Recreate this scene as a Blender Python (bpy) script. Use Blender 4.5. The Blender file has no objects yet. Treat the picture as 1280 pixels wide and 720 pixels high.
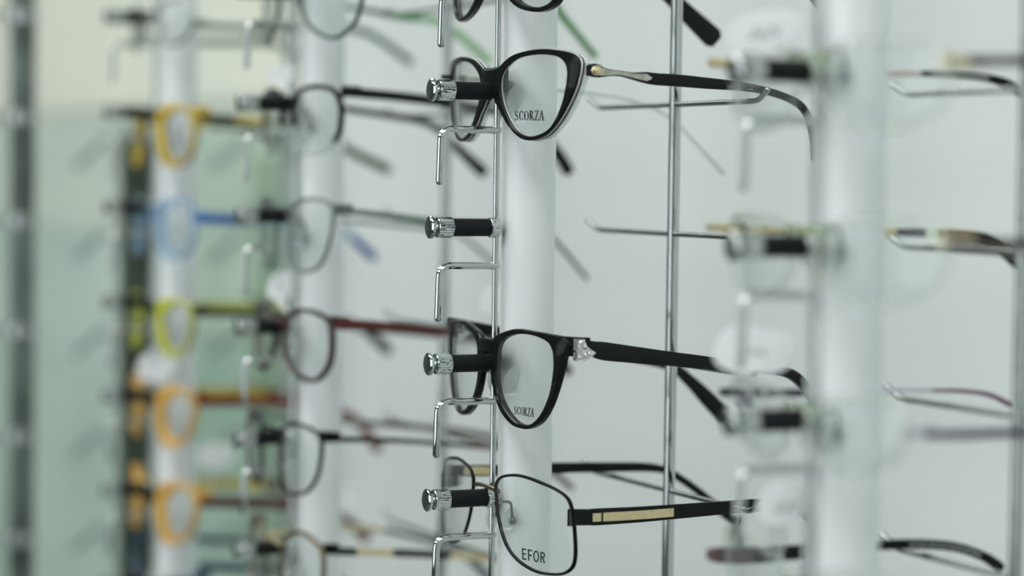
import bpy, math
from mathutils import Vector, Matrix

sc = bpy.context.scene
COL = sc.collection
R = math.radians
F = 85.0 / 36.0 * 1280.0
CAM = Vector((0, 0, 1.35))
YAW, PITCH, ROLL = -25.15, 2.65, 0.75
MW = Matrix.Translation(CAM) @ Matrix.Rotation(R(YAW), 4, 'Z') @ Matrix.Rotation(R(90 - PITCH), 4, 'X') @ Matrix.Rotation(R(ROLL), 4, 'Z')
M3 = MW.to_3x3()
MI = MW.inverted()

cam_d = bpy.data.cameras.new('camera')
cam = bpy.data.objects.new('camera', cam_d)
COL.objects.link(cam)
cam.matrix_world = MW
cam_d.lens = 85
cam_d.sensor_width = 36
cam_d.clip_start = 0.05
cam_d.dof.use_dof = True
cam_d.dof.focus_distance = 1.026
cam_d.dof.aperture_fstop = 3.9
sc.camera = cam

# ------------------------------------------------------------------ materials
def new_mat(name):
    m = bpy.data.materials.new(name)
    m.use_nodes = True
    nt = m.node_tree
    nt.nodes.clear()
    out = nt.nodes.new('ShaderNodeOutputMaterial')
    return m, nt, out

def pbr(name, col, rough=0.4, metal=0.0, trans=0.0, noise=0.0, nscale=60, bump=0.0, coat=0.0, spec=0.5, ior=1.45):
    m, nt, out = new_mat(name)
    p = nt.nodes.new('ShaderNodeBsdfPrincipled')
    p.inputs['Base Color'].default_value = (*col, 1)
    p.inputs['Roughness'].default_value = rough
    p.inputs['Metallic'].default_value = metal
    p.inputs['Transmission Weight'].default_value = trans
    p.inputs['Coat Weight'].default_value = coat
    p.inputs['Specular IOR Level'].default_value = spec
    p.inputs['IOR'].default_value = ior
    nt.links.new(p.outputs[0], out.inputs[0])
    if noise or bump:
        tc = nt.nodes.new('ShaderNodeTexCoord')
        n = nt.nodes.new('ShaderNodeTexNoise')
        n.inputs['Scale'].default_value = nscale
        nt.links.new(tc.outputs['Object'], n.inputs['Vector'])
        if noise:
            r = nt.nodes.new('ShaderNodeValToRGB')
            r.color_ramp.elements[0].position = 0.3
            r.color_ramp.elements[1].position = 0.7
            r.color_ramp.elements[0].color = (*[c * (1 - noise) for c in col], 1)
            r.color_ramp.elements[1].color = (*[min(1, c * (1 + noise)) for c in col], 1)
            nt.links.new(n.outputs['Fac'], r.inputs[0])
            nt.links.new(r.outputs[0], p.inputs['Base Color'])
        if bump:
            b = nt.nodes.new('ShaderNodeBump')
            b.inputs['Strength'].default_value = bump
            b.inputs['Distance'].default_value = 0.001
            nt.links.new(n.outputs['Fac'], b.inputs['Height'])
            nt.links.new(b.outputs[0], p.inputs['Normal'])
    return m

def clear(name, tint=(1, 1, 1), body=0.0, bodycol=(0.8, 0.82, 0.8), ior=1.5, rough=0.03):
    """thin clear plastic or glass: straight through, a share of body colour, fresnel gloss"""
    m, nt, out = new_mat(name)
    t = nt.nodes.new('ShaderNodeBsdfTransparent')
    t.inputs[0].default_value = (*tint, 1)
    d = nt.nodes.new('ShaderNodeBsdfDiffuse')
    d.inputs[0].default_value = (*bodycol, 1)
    g = nt.nodes.new('ShaderNodeBsdfGlossy')
    g.inputs['Roughness'].default_value = rough
    lw = nt.nodes.new('ShaderNodeLayerWeight')
    pw = nt.nodes.new('ShaderNodeMath'); pw.operation = 'POWER'; pw.inputs[1].default_value = 5
    nt.links.new(lw.outputs['Facing'], pw.inputs[0])
    f0 = ((ior - 1) / (ior + 1)) ** 2
    f = nt.nodes.new('ShaderNodeMath'); f.operation = 'MULTIPLY_ADD'; f.inputs[1].default_value = 0.9 * (1 - f0); f.inputs[2].default_value = f0
    nt.links.new(pw.outputs[0], f.inputs[0])
    m1 = nt.nodes.new('ShaderNodeMixShader')
    m1.inputs[0].default_value = body
    nt.links.new(t.outputs[0], m1.inputs[1])
    nt.links.new(d.outputs[0], m1.inputs[2])
    m2 = nt.nodes.new('ShaderNodeMixShader')
    nt.links.new(f.outputs[0], m2.inputs[0])
    nt.links.new(m1.outputs[0], m2.inputs[1])
    nt.links.new(g.outputs[0], m2.inputs[2])
    nt.links.new(m2.outputs[0], out.inputs[0])
    return m

def paper(name, col):
    m, nt, out = new_mat(name)
    d = nt.nodes.new('ShaderNodeBsdfDiffuse'); d.inputs[0].default_value = (*col, 1)
    t = nt.nodes.new('ShaderNodeBsdfTranslucent'); t.inputs[0].default_value = (*col, 1)
    x = nt.nodes.new('ShaderNodeMixShader'); x.inputs[0].default_value = 0.68
    nt.links.new(d.outputs[0], x.inputs[1]); nt.links.new(t.outputs[0], x.inputs[2]); nt.links.new(x.outputs[0], out.inputs[0])
    return m

def emit(name, col, s):
    m, nt, out = new_mat(name)
    e = nt.nodes.new('ShaderNodeEmission')
    e.inputs[0].default_value = (*col, 1)
    e.inputs[1].default_value = s
    nt.links.new(e.outputs[0], out.inputs[0])
    return m

K = {
    'chrome': pbr('chrome', (0.52, 0.55, 0.54), 0.05, 1.0, noise=0.03, nscale=200),
    'steel': pbr('brushed steel', (0.40, 0.43, 0.42), 0.25, 1.0, noise=0.05, nscale=300),
    'rubber': pbr('black rubber', (0.008, 0.010, 0.011), 0.6, bump=0.15, nscale=900, spec=0.2),
    'dark': pbr('dark gap', (0.01, 0.012, 0.012), 0.5),
    'column': pbr('white lacquer', (0.79, 0.83, 0.84), 0.38, noise=0.012, nscale=8),
    'black': pbr('black acetate', (0.006, 0.008, 0.008), 0.22, coat=0.0, spec=0.22, noise=0.2, nscale=80),
    'blackm': pbr('black satin metal', (0.004, 0.005, 0.006), 0.36, spec=0.12),
    'matt': pbr('matt black acetate', (0.006, 0.008, 0.008), 0.42, spec=0.18),
    'white_line': pbr('white laminate', (0.75, 0.78, 0.76), 0.25),
    'crystal': clear('crystal acetate', (0.93, 0.95, 0.94), 0.22, (0.70, 0.74, 0.72), 1.5, 0.05),
    'crystal_clear': clear('clear acetate', (0.97, 0.975, 0.96), 0.10, (0.80, 0.84, 0.76), 1.40, 0.08),
    'crystal_green': clear('pale green acetate', (0.93, 0.97, 0.90), 0.16, (0.62, 0.72, 0.48), 1.40, 0.08),
    'lens': clear('lens', (0.965, 0.98, 0.975), 0.03, (0.8, 0.86, 0.86), 1.30, 0.01),
    'gold': pbr('pale gold', (0.70, 0.60, 0.36), 0.3, 0.85, noise=0.1, nscale=250),
    'champagne': pbr('antique champagne metal', (0.50, 0.49, 0.42), 0.16, 1.0, noise=0.35, nscale=260),
    'bronze': pbr('bronze metal', (0.16, 0.13, 0.08), 0.3, 0.8),
    'silver': pbr('silver ornament', (0.72, 0.72, 0.68), 0.22, 0.9, noise=0.45, nscale=900, bump=0.9),
    'gun': pbr('grey metal', (0.16, 0.19, 0.19), 0.35, 0.7),
    'red': pbr('dark red acetate', (0.085, 0.014, 0.010), 0.35, noise=0.2, nscale=60),
    'redblack': pbr('red black acetate', (0.028, 0.010, 0.010), 0.32, noise=0.4, nscale=50),
    'brick': pbr('brick red acetate', (0.155, 0.024, 0.014), 0.4, noise=0.15, nscale=60),
    'orange': pbr('amber orange acetate', (0.60, 0.345, 0.06), 0.35, noise=0.25, nscale=60),
    'yellow': pbr('mustard yellow acetate', (0.56, 0.40, 0.035), 0.35, noise=0.2, nscale=60),
    'lime': pbr('lime yellow acetate', (0.47, 0.50, 0.04), 0.35, noise=0.2, nscale=60),
    'olive': pbr('olive grey acetate', (0.075, 0.095, 0.05), 0.4, noise=0.2, nscale=60),
    'blue': pbr('royal blue acetate', (0.035, 0.12, 0.42), 0.3, noise=0.3, nscale=60),
    'blue_clear': clear('pale blue acetate', (0.82, 0.90, 0.96), 0.35, (0.30, 0.50, 0.70), 1.4, 0.1),
    'green': pbr('leaf green acetate', (0.10, 0.30, 0.10), 0.35, noise=0.2, nscale=50),
    'green_clear': clear('translucent green acetate', (0.70, 0.88, 0.68), 0.5, (0.25, 0.50, 0.24), 1.4, 0.1),
    'greenm': pbr('dark green metal', (0.05, 0.09, 0.065), 0.35, 0.5),
    'greygreen': pbr('grey green acetate', (0.17, 0.23, 0.18), 0.4),
    'tort': pbr('brown tortoise acetate', (0.055, 0.035, 0.025), 0.35, noise=0.8, nscale=70),
    'plum': pbr('dark plum acetate', (0.045, 0.035, 0.06), 0.35, noise=0.3, nscale=60),
    'purple': pbr('purple sleeve', (0.12, 0.03, 0.10), 0.4, noise=0.4, nscale=120),
    'pinkish': pbr('pale pink acetate', (0.55, 0.46, 0.44), 0.4),
    'lilac': pbr('lilac metal', (0.48, 0.47, 0.55), 0.35, 0.3),
    'greyred': pbr('grey wine acetate', (0.16, 0.11, 0.11), 0.35, noise=0.4, nscale=50),
    'brown': pbr('brown sleeve', (0.10, 0.05, 0.035), 0.4, noise=0.2, nscale=60),
    'navy': pbr('navy acetate', (0.02, 0.05, 0.09), 0.35),
    'pale': pbr('pale grey green acetate', (0.19, 0.27, 0.25), 0.4),
    'paper': paper('white tag', (0.90, 0.92, 0.925)),
    'string': pbr('white thread', (0.82, 0.84, 0.82), 0.6),
    'ink': pbr('pen ink', (0.10, 0.11, 0.14), 0.5),
    'print': pbr('printed lettering', (0.02, 0.035, 0.035), 0.5),
    'whiteprint': pbr('white print', (0.45, 0.47, 0.46), 0.5),
    'pad': clear('silicone pad', (0.95, 0.97, 0.96), 0.25, (0.85, 0.88, 0.87), 1.35, 0.1),
}

# ------------------------------------------------------------------ geometry helpers
def mesh_obj(name, verts, faces, mats, parent=None, fm=None, sharp=35, origin=None):
    me = bpy.data.meshes.new(name)
    o = bpy.data.objects.new(name, me)
    if origin is None:
        origin = parent.location.copy() if parent is not None and parent.type == 'EMPTY' else Vector((0, 0, 0))
    me.from_pydata([tuple(Vector(v)) for v in verts], [], faces)
    if not isinstance(mats, (list, tuple)):
        mats = [mats]
    for m in mats:
        me.materials.append(m)
    if fm:
        for p, i in zip(me.polygons, fm):
            p.material_index = i
    me.polygons.foreach_set('use_smooth', [True] * len(me.polygons))
    me.set_sharp_from_angle(angle=R(sharp))
    me.update()
    COL.objects.link(o)
    if parent is not None:
        bpy.context.view_layer.update()
        o.parent = parent
        o.matrix_parent_inverse = world_of(parent).inverted()
    return o

def world_of(o):
    # all parents are unrotated; parts are authored in world coordinates
    m = Matrix.Translation(o.location) if o.type == 'EMPTY' else Matrix.Identity(4)
    return m

def root(name, loc, label, cat, group=None):
    o = bpy.data.objects.new(name, None)
    o.empty_display_size = 0.02
    COL.objects.link(o)
    o.location = loc
    o['label'] = label
    o['category'] = cat
    if group:
        o['group'] = group
    return o

class MB:
    def __init__(s):
        s.v = []; s.f = []; s.m = []
    def add(s, vs, fs, mi=0):
        b = len(s.v)
        s.v += [Vector(v) for v in vs]
        s.f += [tuple(i + b for i in f) for f in fs]
        s.m += [mi] * len(fs)
    def box(s, lo, hi, mi=0, bev=0.0):
        x0, y0, z0 = lo; x1, y1, z1 = hi
        if bev <= 0:
            vs = [(x0,y0,z0),(x1,y0,z0),(x1,y1,z0),(x0,y1,z0),(x0,y0,z1),(x1,y0,z1),(x1,y1,z1),(x0,y1,z1)]
            s.add(vs, [(0,3,2,1),(4,5,6,7),(0,1,5,4),(1,2,6,5),(2,3,7,6),(3,0,4,7)], mi)
            return
        rows = []
        for z, k in ((z0, bev), (z0 + bev, 0), (z1 - bev, 0), (z1, bev)):
            a0, a1, b0, b1 = x0 + k, x1 - k, y0 + k, y1 - k
            c = bev if k == 0 else bev * 0.6
            rows.append([(a0 + c,b0,z),(a1 - c,b0,z),(a1,b0 + c,z),(a1,b1 - c,z),(a1 - c,b1,z),(a0 + c,b1,z),(a0,b1 - c,z),(a0,b0 + c,z)])
        s.rings(rows, mi=mi)
    def rings(s, rows, closed=False, caps=True, mi=0):
        n = len(rows[0]); m = len(rows)
        vs = [v for r in rows for v in r]
        fs = []
        for i in range(m if closed else m - 1):
            j = (i + 1) % m
            for k in range(n):
                l = (k + 1) % n
                fs.append((i*n+k, i*n+l, j*n+l, j*n+k))
        if caps and not closed:
            fs.append(tuple(range(n))[::-1])
            fs.append(tuple((m-1)*n + k for k in range(n)))
        s.add(vs, fs, mi)
    def tube(s, pts, r, n=16, closed=False, mi=0, dome=False):
        pts = [Vector(p) for p in pts]
        m = len(pts)
        rr = r if isinstance(r, (list, tuple)) else [r] * m
        T = []
        for i in range(m):
            if closed:
                t = pts[(i+1) % m] - pts[i-1]
            else:
                t = pts[min(i+1, m-1)] - pts[max(i-1, 0)]
            T.append(t.normalized())
        up = Vector((0.01, 0.02, 1)) if abs(T[0].z) < 0.9 else Vector((1, 0.02, 0))
        nrm = (up - T[0] * up.dot(T[0])).normalized()
        rows = []
        if dome:
            for a in (80, 60, 40, 20):
                rows.append((pts[0] - T[0] * rr[0] * math.sin(R(a)), T[0], rr[0] * math.cos(R(a))))
        for i in range(m):
            rows.append((pts[i], T[i], rr[i]))
        if dome:
            for a in (20, 40, 60, 80):
                rows.append((pts[-1] + T[-1] * rr[-1] * math.sin(R(a)), T[-1], rr[-1] * math.cos(R(a))))
        out = []
        for c, t, q in rows:
            nrm = (nrm - t * nrm.dot(t)).normalized()
            b = t.cross(nrm)
            out.append([c + nrm * q * math.cos(2*math.pi*k/n) + b * q * math.sin(2*math.pi*k/n) for k in range(n)])
        s.rings(out, closed=closed, mi=mi)
    def lathe(s, c, axis, prof, n=32, mi=0, flute=0.0, fl=None):
        """prof: list of (distance along axis, radius)"""
        c = Vector(c); a = Vector(axis).normalized()
        up = Vector((0, 0, 1)) if abs(a.z) < 0.9 else Vector((1, 0, 0))
        u = (up - a * up.dot(a)).normalized(); w = a.cross(u)
        rows = []
        for i, (d, r) in enumerate(prof):
            row = []
            for k in range(n):
                q = r
                if flute and fl and fl[0] <= i <= fl[1] and k % 2:
                    q -= flute
                row.append(c + a * d + u * q * math.cos(2*math.pi*k/n) + w * q * math.sin(2*math.pi*k/n))
            rows.append(row)
        s.rings(rows, mi=mi)
    def ellipsoid(s, c, ax, n=12, m=8, mi=0):
        c = Vector(c); ax = [Vector(a) for a in ax]
        rows = []
        for i in range(m + 1):
            th = math.pi * (0.02 + 0.96 * i / m)
            rows.append([c + ax[2] * math.cos(th) + (ax[0] * math.cos(2*math.pi*k/n) + ax[1] * math.sin(2*math.pi*k/n)) * math.sin(th) for k in range(n)])
        s.rings(rows, mi=mi)
    def build(s, name, mats, parent=None, sharp=35):
        return mesh_obj(name, s.v, s.f, mats, parent, s.m if any(s.m) else None, sharp)

def catmull(pts, per=6, closed=False):
    """pts: list of tuples of any length"""
    n = len(pts); out = []
    seg = n if closed else n - 1
    for i in range(seg):
        if closed:
            p0, p1, p2, p3 = pts[i-1], pts[i], pts[(i+1) % n], pts[(i+2) % n]
        else:
            p0, p1, p2, p3 = pts[max(i-1, 0)], pts[i], pts[i+1], pts[min(i+2, n-1)]
        for k in range(per):
            t = k / per
            out.append(tuple(0.5 * (2*b + (c - a)*t + (2*a - 5*b + 4*c - d)*t*t + (3*b - a - 3*c + d)*t**3) for a, b, c, d in zip(p0, p1, p2, p3)))
    if not closed:
        out.append(tuple(pts[-1]))
    return out

def fillet(pts, r, n=6):
    pts = [Vector(p) for p in pts]
    out = [pts[0]]
    for i in range(1, len(pts) - 1):
        a = (pts[i-1] - pts[i]).normalized(); b = (pts[i+1] - pts[i]).normalized()
        for k in range(n + 1):
            t = k / n
            out.append(pts[i] + a * r * (1-t)**2 + b * r * t**2)
    out.append(pts[-1])
    return out

# ------------------------------------------------------------------ sight lines measured in the photograph
def ray(px, py):
    return M3 @ Vector(((px - 640) / F, -(py - 360) / F, -1))
def at_X(px, py, X):
    d = ray(px, py)
    return CAM + d * ((X - CAM.x) / d.x)
def at_Y(px, py, Y):
    d = ray(px, py)
    return CAM + d * ((Y - CAM.y) / d.y)
def depth(P):
    return -(MI @ Vector(P)).z
def pix(P):
    q = MI @ Vector(P)
    return 640 + F * q.x / -q.z, 360 - F * q.y / -q.z

XR = 0.4386                       # front rods
XB = XR + 0.0877                  # rear rods
XW = 0.70                         # wall surface
YR = [0.6965 + 0.2551 * i for i in range(4)]
ZF, ZC = 0.0, 2.7

# peg, hook and support heights come from the in-focus rack
peg_z1 = [at_X(585, y, XR - 0.016).z for y in (113, 285, 454, 627)]
dz = (peg_z1[0] - peg_z1[3]) / 3
PEG = [peg_z1[0] + 0.5 * (peg_z1[1] - peg_z1[0] + dz) - dz * k + dz * 1 for k in range(-1, 8)]
# PEG[1] is one row above the picture's second; index 2 = the row at y 113
def peg_z(k):                     # k = 0 is the row of the cat-eye glasses
    return peg_z1[0] - dz * k
hook_off = peg_z1[0] - at_X(590, 162, XR - 0.012).z
bar_z1 = at_X(840, 131, XB).z
bar_dz = (bar_z1 - at_X(840, 614, XB).z) / 3
def bar_z(k):
    return bar_z1 - bar_dz * k

# ------------------------------------------------------------------ the room
def structure(name, mb, mat):
    o = mb.build(name, mat)
    o['kind'] = 'structure'
    return o

def wallmat(name, c1, c2, scale, rough=0.7):
    m, nt, out = new_mat(name)
    p = nt.nodes.new('ShaderNodeBsdfPrincipled')
    p.inputs['Roughness'].default_value = rough
    p.inputs['Specular IOR Level'].default_value = 0.25
    tc = nt.nodes.new('ShaderNodeTexCoord')
    n = nt.nodes.new('ShaderNodeTexNoise')
    n.inputs['Scale'].default_value = scale
    n.inputs['Detail'].default_value = 1.5
    r = nt.nodes.new('ShaderNodeValToRGB')
    r.color_ramp.elements[0].position = 0.35
    r.color_ramp.elements[1].position = 0.65
    r.color_ramp.elements[0].color = (*c1, 1)
    r.color_ramp.elements[1].color = (*c2, 1)
    nt.links.new(tc.outputs['Object'], n.inputs['Vector'])
    nt.links.new(n.outputs['Fac'], r.inputs[0])
    nt.links.new(r.outputs[0], p.inputs['Base Color'])
    nt.links.new(p.outputs[0], out.inputs[0])
    return m

WALL = wallmat('painted wall', (0.66, 0.71, 0.69), (0.70, 0.745, 0.735), 3)
mb = MB(); mb.box((XW, -2.2, 0), (XW + 0.12, 4.6, ZC)); structure('wall_right', mb, WALL)
mb = MB(); mb.box((-2.8, -2.2, 0), (-2.68, 4.6, ZC)); structure('wall_left', mb, wallmat('far paint', (0.09, 0.11, 0.105), (0.12, 0.145, 0.14), 2))
mb = MB(); mb.box((-2.68, 4.48, 0), (XW, 4.6, ZC)); structure('wall_back', mb, wallmat('back paint', (0.10, 0.12, 0.11), (0.13, 0.15, 0.14), 2))
mb = MB(); mb.box((-2.68, -2.2, 0), (XW, -2.08, ZC)); structure('wall_front', mb, wallmat('front paint', (0.80, 0.83, 0.82), (0.84, 0.87, 0.86), 2))
mb = MB(); mb.box((-2.8, -2.2, -0.1), (XW + 0.12, 4.6, 0)); structure('floor', mb, wallmat('floor tile', (0.10, 0.115, 0.11), (0.14, 0.155, 0.15), 6, 0.35))
mb = MB(); mb.box((-2.8, -2.2, ZC), (XW + 0.12, 4.6, ZC + 0.1)); structure('ceiling', mb, wallmat('ceiling paint', (0.72, 0.75, 0.73), (0.76, 0.79, 0.77), 3))

# green shading band and cream shading band put soft wall shading into colour
GREEN = wallmat('green shading band', (0.47, 0.58, 0.52), (0.56, 0.67, 0.60), 5.5, 0.5)
CREAM = wallmat('cream shading band', (0.78, 0.81, 0.68), (0.74, 0.79, 0.69), 4, 0.6)
Yg = at_X(385, 300, XW - 0.006).y
zg = at_X(200, 135, XW - 0.006).z
SAGE = wallmat('sage shading band', (0.54, 0.63, 0.55), (0.60, 0.68, 0.60), 4.5, 0.55)
DEEP = wallmat('deep green shading band', (0.42, 0.545, 0.47), (0.51, 0.635, 0.55), 5, 0.5)
z2 = at_X(200, 300, XW - 0.006).z
z3 = at_X(200, 500, XW - 0.006).z
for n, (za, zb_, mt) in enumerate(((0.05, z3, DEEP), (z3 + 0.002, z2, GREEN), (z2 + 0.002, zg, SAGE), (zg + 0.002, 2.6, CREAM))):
    mb = MB(); mb.box((XW - 0.008, Yg, za), (XW - 0.001, 4.4, zb_), bev=0.002); structure('tone_panel_%d' % (n + 1), mb, mt)

Ya_, Yb_ = at_X(390, 400, XW - 0.008).y, at_X(215, 400, XW - 0.008).y
zm = at_X(300, 430, XW - 0.01).z
zu = at_X(300, 165, XW - 0.01).z  # two deeper bands added, more of the wall shading put into colour
for n, (za, zb_, mt) in enumerate(((0.05, zm, wallmat('leaf green shading band', (0.29, 0.43, 0.34), (0.38, 0.52, 0.44), 6, 0.5)),
                                   (zm + 0.002, zu, wallmat('light leaf green shading band', (0.40, 0.52, 0.42), (0.50, 0.61, 0.50), 6, 0.5)))):
    mb = MB(); mb.box((XW - 0.011, min(Ya_, Yb_), za), (XW - 0.0082, max(Ya_, Yb_), zb_), bev=0.001)
    structure('tone_panel_%d' % (n + 6), mb, mt)
Ys0, Ys1 = at_X(377, 400, XW - 0.008).y, at_X(322, 400, XW - 0.008).y
mb = MB(); mb.box((XW - 0.0135, min(Ys0, Ys1), 0.05), (XW - 0.0085, max(Ys0, Ys1), at_X(345, 195, XW - 0.01).z), bev=0.0005)
structure('tone_panel_5', mb, wallmat('moss green strip', (0.20, 0.30, 0.20), (0.34, 0.46, 0.36), 14, 0.5))  # greener strip added over the panels

# ------------------------------------------------------------------ racks
RACKS = []
rack_labels = [
    'blurred near eyewear rack, wide white column carrying clear-framed glasses and price tags',
    'sharp eyewear rack in mid-picture, white column, chrome hooks and one empty peg',
    'soft-focus eyewear rack with black, grey, dark red and thin-rimmed glasses, left of the sharp one',
    'most blurred white rack, carrying yellow, blue and orange glasses',
]
KR = [range(0, 4), range(-1, 4), range(-1, 5), range(-1, 6)]

def make_rack(i):
    Y = YR[i]
    rt = root('eyewear_display_rack', (XR, Y, 0), rack_labels[i], 'display rack', 'eyewear racks in the row')
    m = MB(); m.lathe((XR + 0.0155, Y, 0), (0, 0, 1), [(0.0, 0.0118), (0.6, 0.0118), (1.8, 0.0118), (ZC, 0.0118)], 48)
    m.build('column', K['column'], rt)
    m = MB(); m.tube([(XR, Y, 0), (XR, Y, 1.2), (XR, Y, ZC)], 0.00128, 12); m.build('front_rod', K['chrome'], rt)
    m = MB(); m.tube([(XB, Y, 0), (XB, Y, 1.2), (XB, Y, ZC)], 0.0027, 20); m.build('rear_rod', K['chrome'], rt)
    for k in KR[i]:
        z = peg_z(k)
        # hook: out from the rod, then down
        zh = z - hook_off
        pts = fillet([(XR + 0.0006, Y, zh), (XR - 0.0262, Y, zh + 0.0002), (XR - 0.0268, Y, zh - 0.0225)], 0.0055, 8)
        m = MB(); m.tube(pts, 0.0016, 14, dome=True); m.build('hook', K['chrome'], rt)
        # peg: rubber sleeve with cap and collar
        m = MB()
        m.lathe((XR, Y, z), (-1, 0, 0), [(0.0028, 0.0034), (0.0030, 0.0038), (0.010, 0.00385), (0.0215, 0.00385), (0.0216, 0.0034)], 32)
        sl = m.build('peg', K['rubber'], rt)
        m = MB()
        m.lathe((XR, Y, z), (-1, 0, 0), [(0.0210, 0.0040), (0.0212, 0.0044), (0.0216, 0.0045), (0.0279, 0.0045), (0.0281, 0.0042), (0.0283, 0.0024),
                                         (0.0297, 0.0024), (0.0299, 0.0041), (0.0302, 0.0049), (0.0312, 0.0049), (0.0317, 0.0042), (0.0320, 0.0030), (0.0321, 0.0008)], 56,
                flute=0.00035, fl=(2, 3))
        cp = m.build('cap', K['chrome'], sl, sharp=25)
        m = MB()
        m.lathe((XR, Y, z), (-1, 0, 0), [(-0.0012, 0.0028), (-0.0010, 0.0040), (-0.0002, 0.0044), (0.0030, 0.0044), (0.0033, 0.0040), (0.0034, 0.0030)], 48, flute=0.0003, fl=(2, 3))
        m.build('collar', K['chrome'], sl, sharp=25)
        # support bar for the temples
        zb = bar_z(k)
        pts = fillet([(XB - 0.0015, Y + 0.082, zb + 0.0045), (XB - 0.0005, Y + 0.073, zb), (XB - 0.0005, Y, zb), (XB - 0.0005, Y - 0.073, zb), (XB - 0.0015, Y - 0.082, zb + 0.0045)], 0.004, 6)
        m = MB(); m.tube(pts, 0.00125, 12, dome=True); m.build('support_bar', K['steel'], rt)
    RACKS.append(rt)
for i in range(4):
    make_rack(i)

# ------------------------------------------------------------------ glasses
NA = 88
def polar(pts, c, n=NA):
    """closed outline (u,z) -> radius per angle about c"""
    poly = catmull(pts, 8, True)
    out = []
    m = len(poly)
    for k in range(n):
        a = 2 * math.pi * k / n
        dx, dy = math.cos(a), math.sin(a)
        best = None
        for i in range(m):
            x1, y1 = poly[i][0] - c[0], poly[i][1] - c[1]
            x2, y2 = poly[(i+1) % m][0] - c[0], poly[(i+1) % m][1] - c[1]
            ex, ey = x2 - x1, y2 - y1
            den = dx * ey - dy * ex
            if abs(den) < 1e-12: continue
            t = (x1 * ey - y1 * ex) / den
            s = (x1 * dy - y1 * dx) / den
            if t > 0 and -1e-6 <= s <= 1 + 1e-6:
                best = t if best is None else max(best, t)
        out.append(best if best else (out[-1] if out else 0.01))
    return out

class Spec:
    pass

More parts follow.
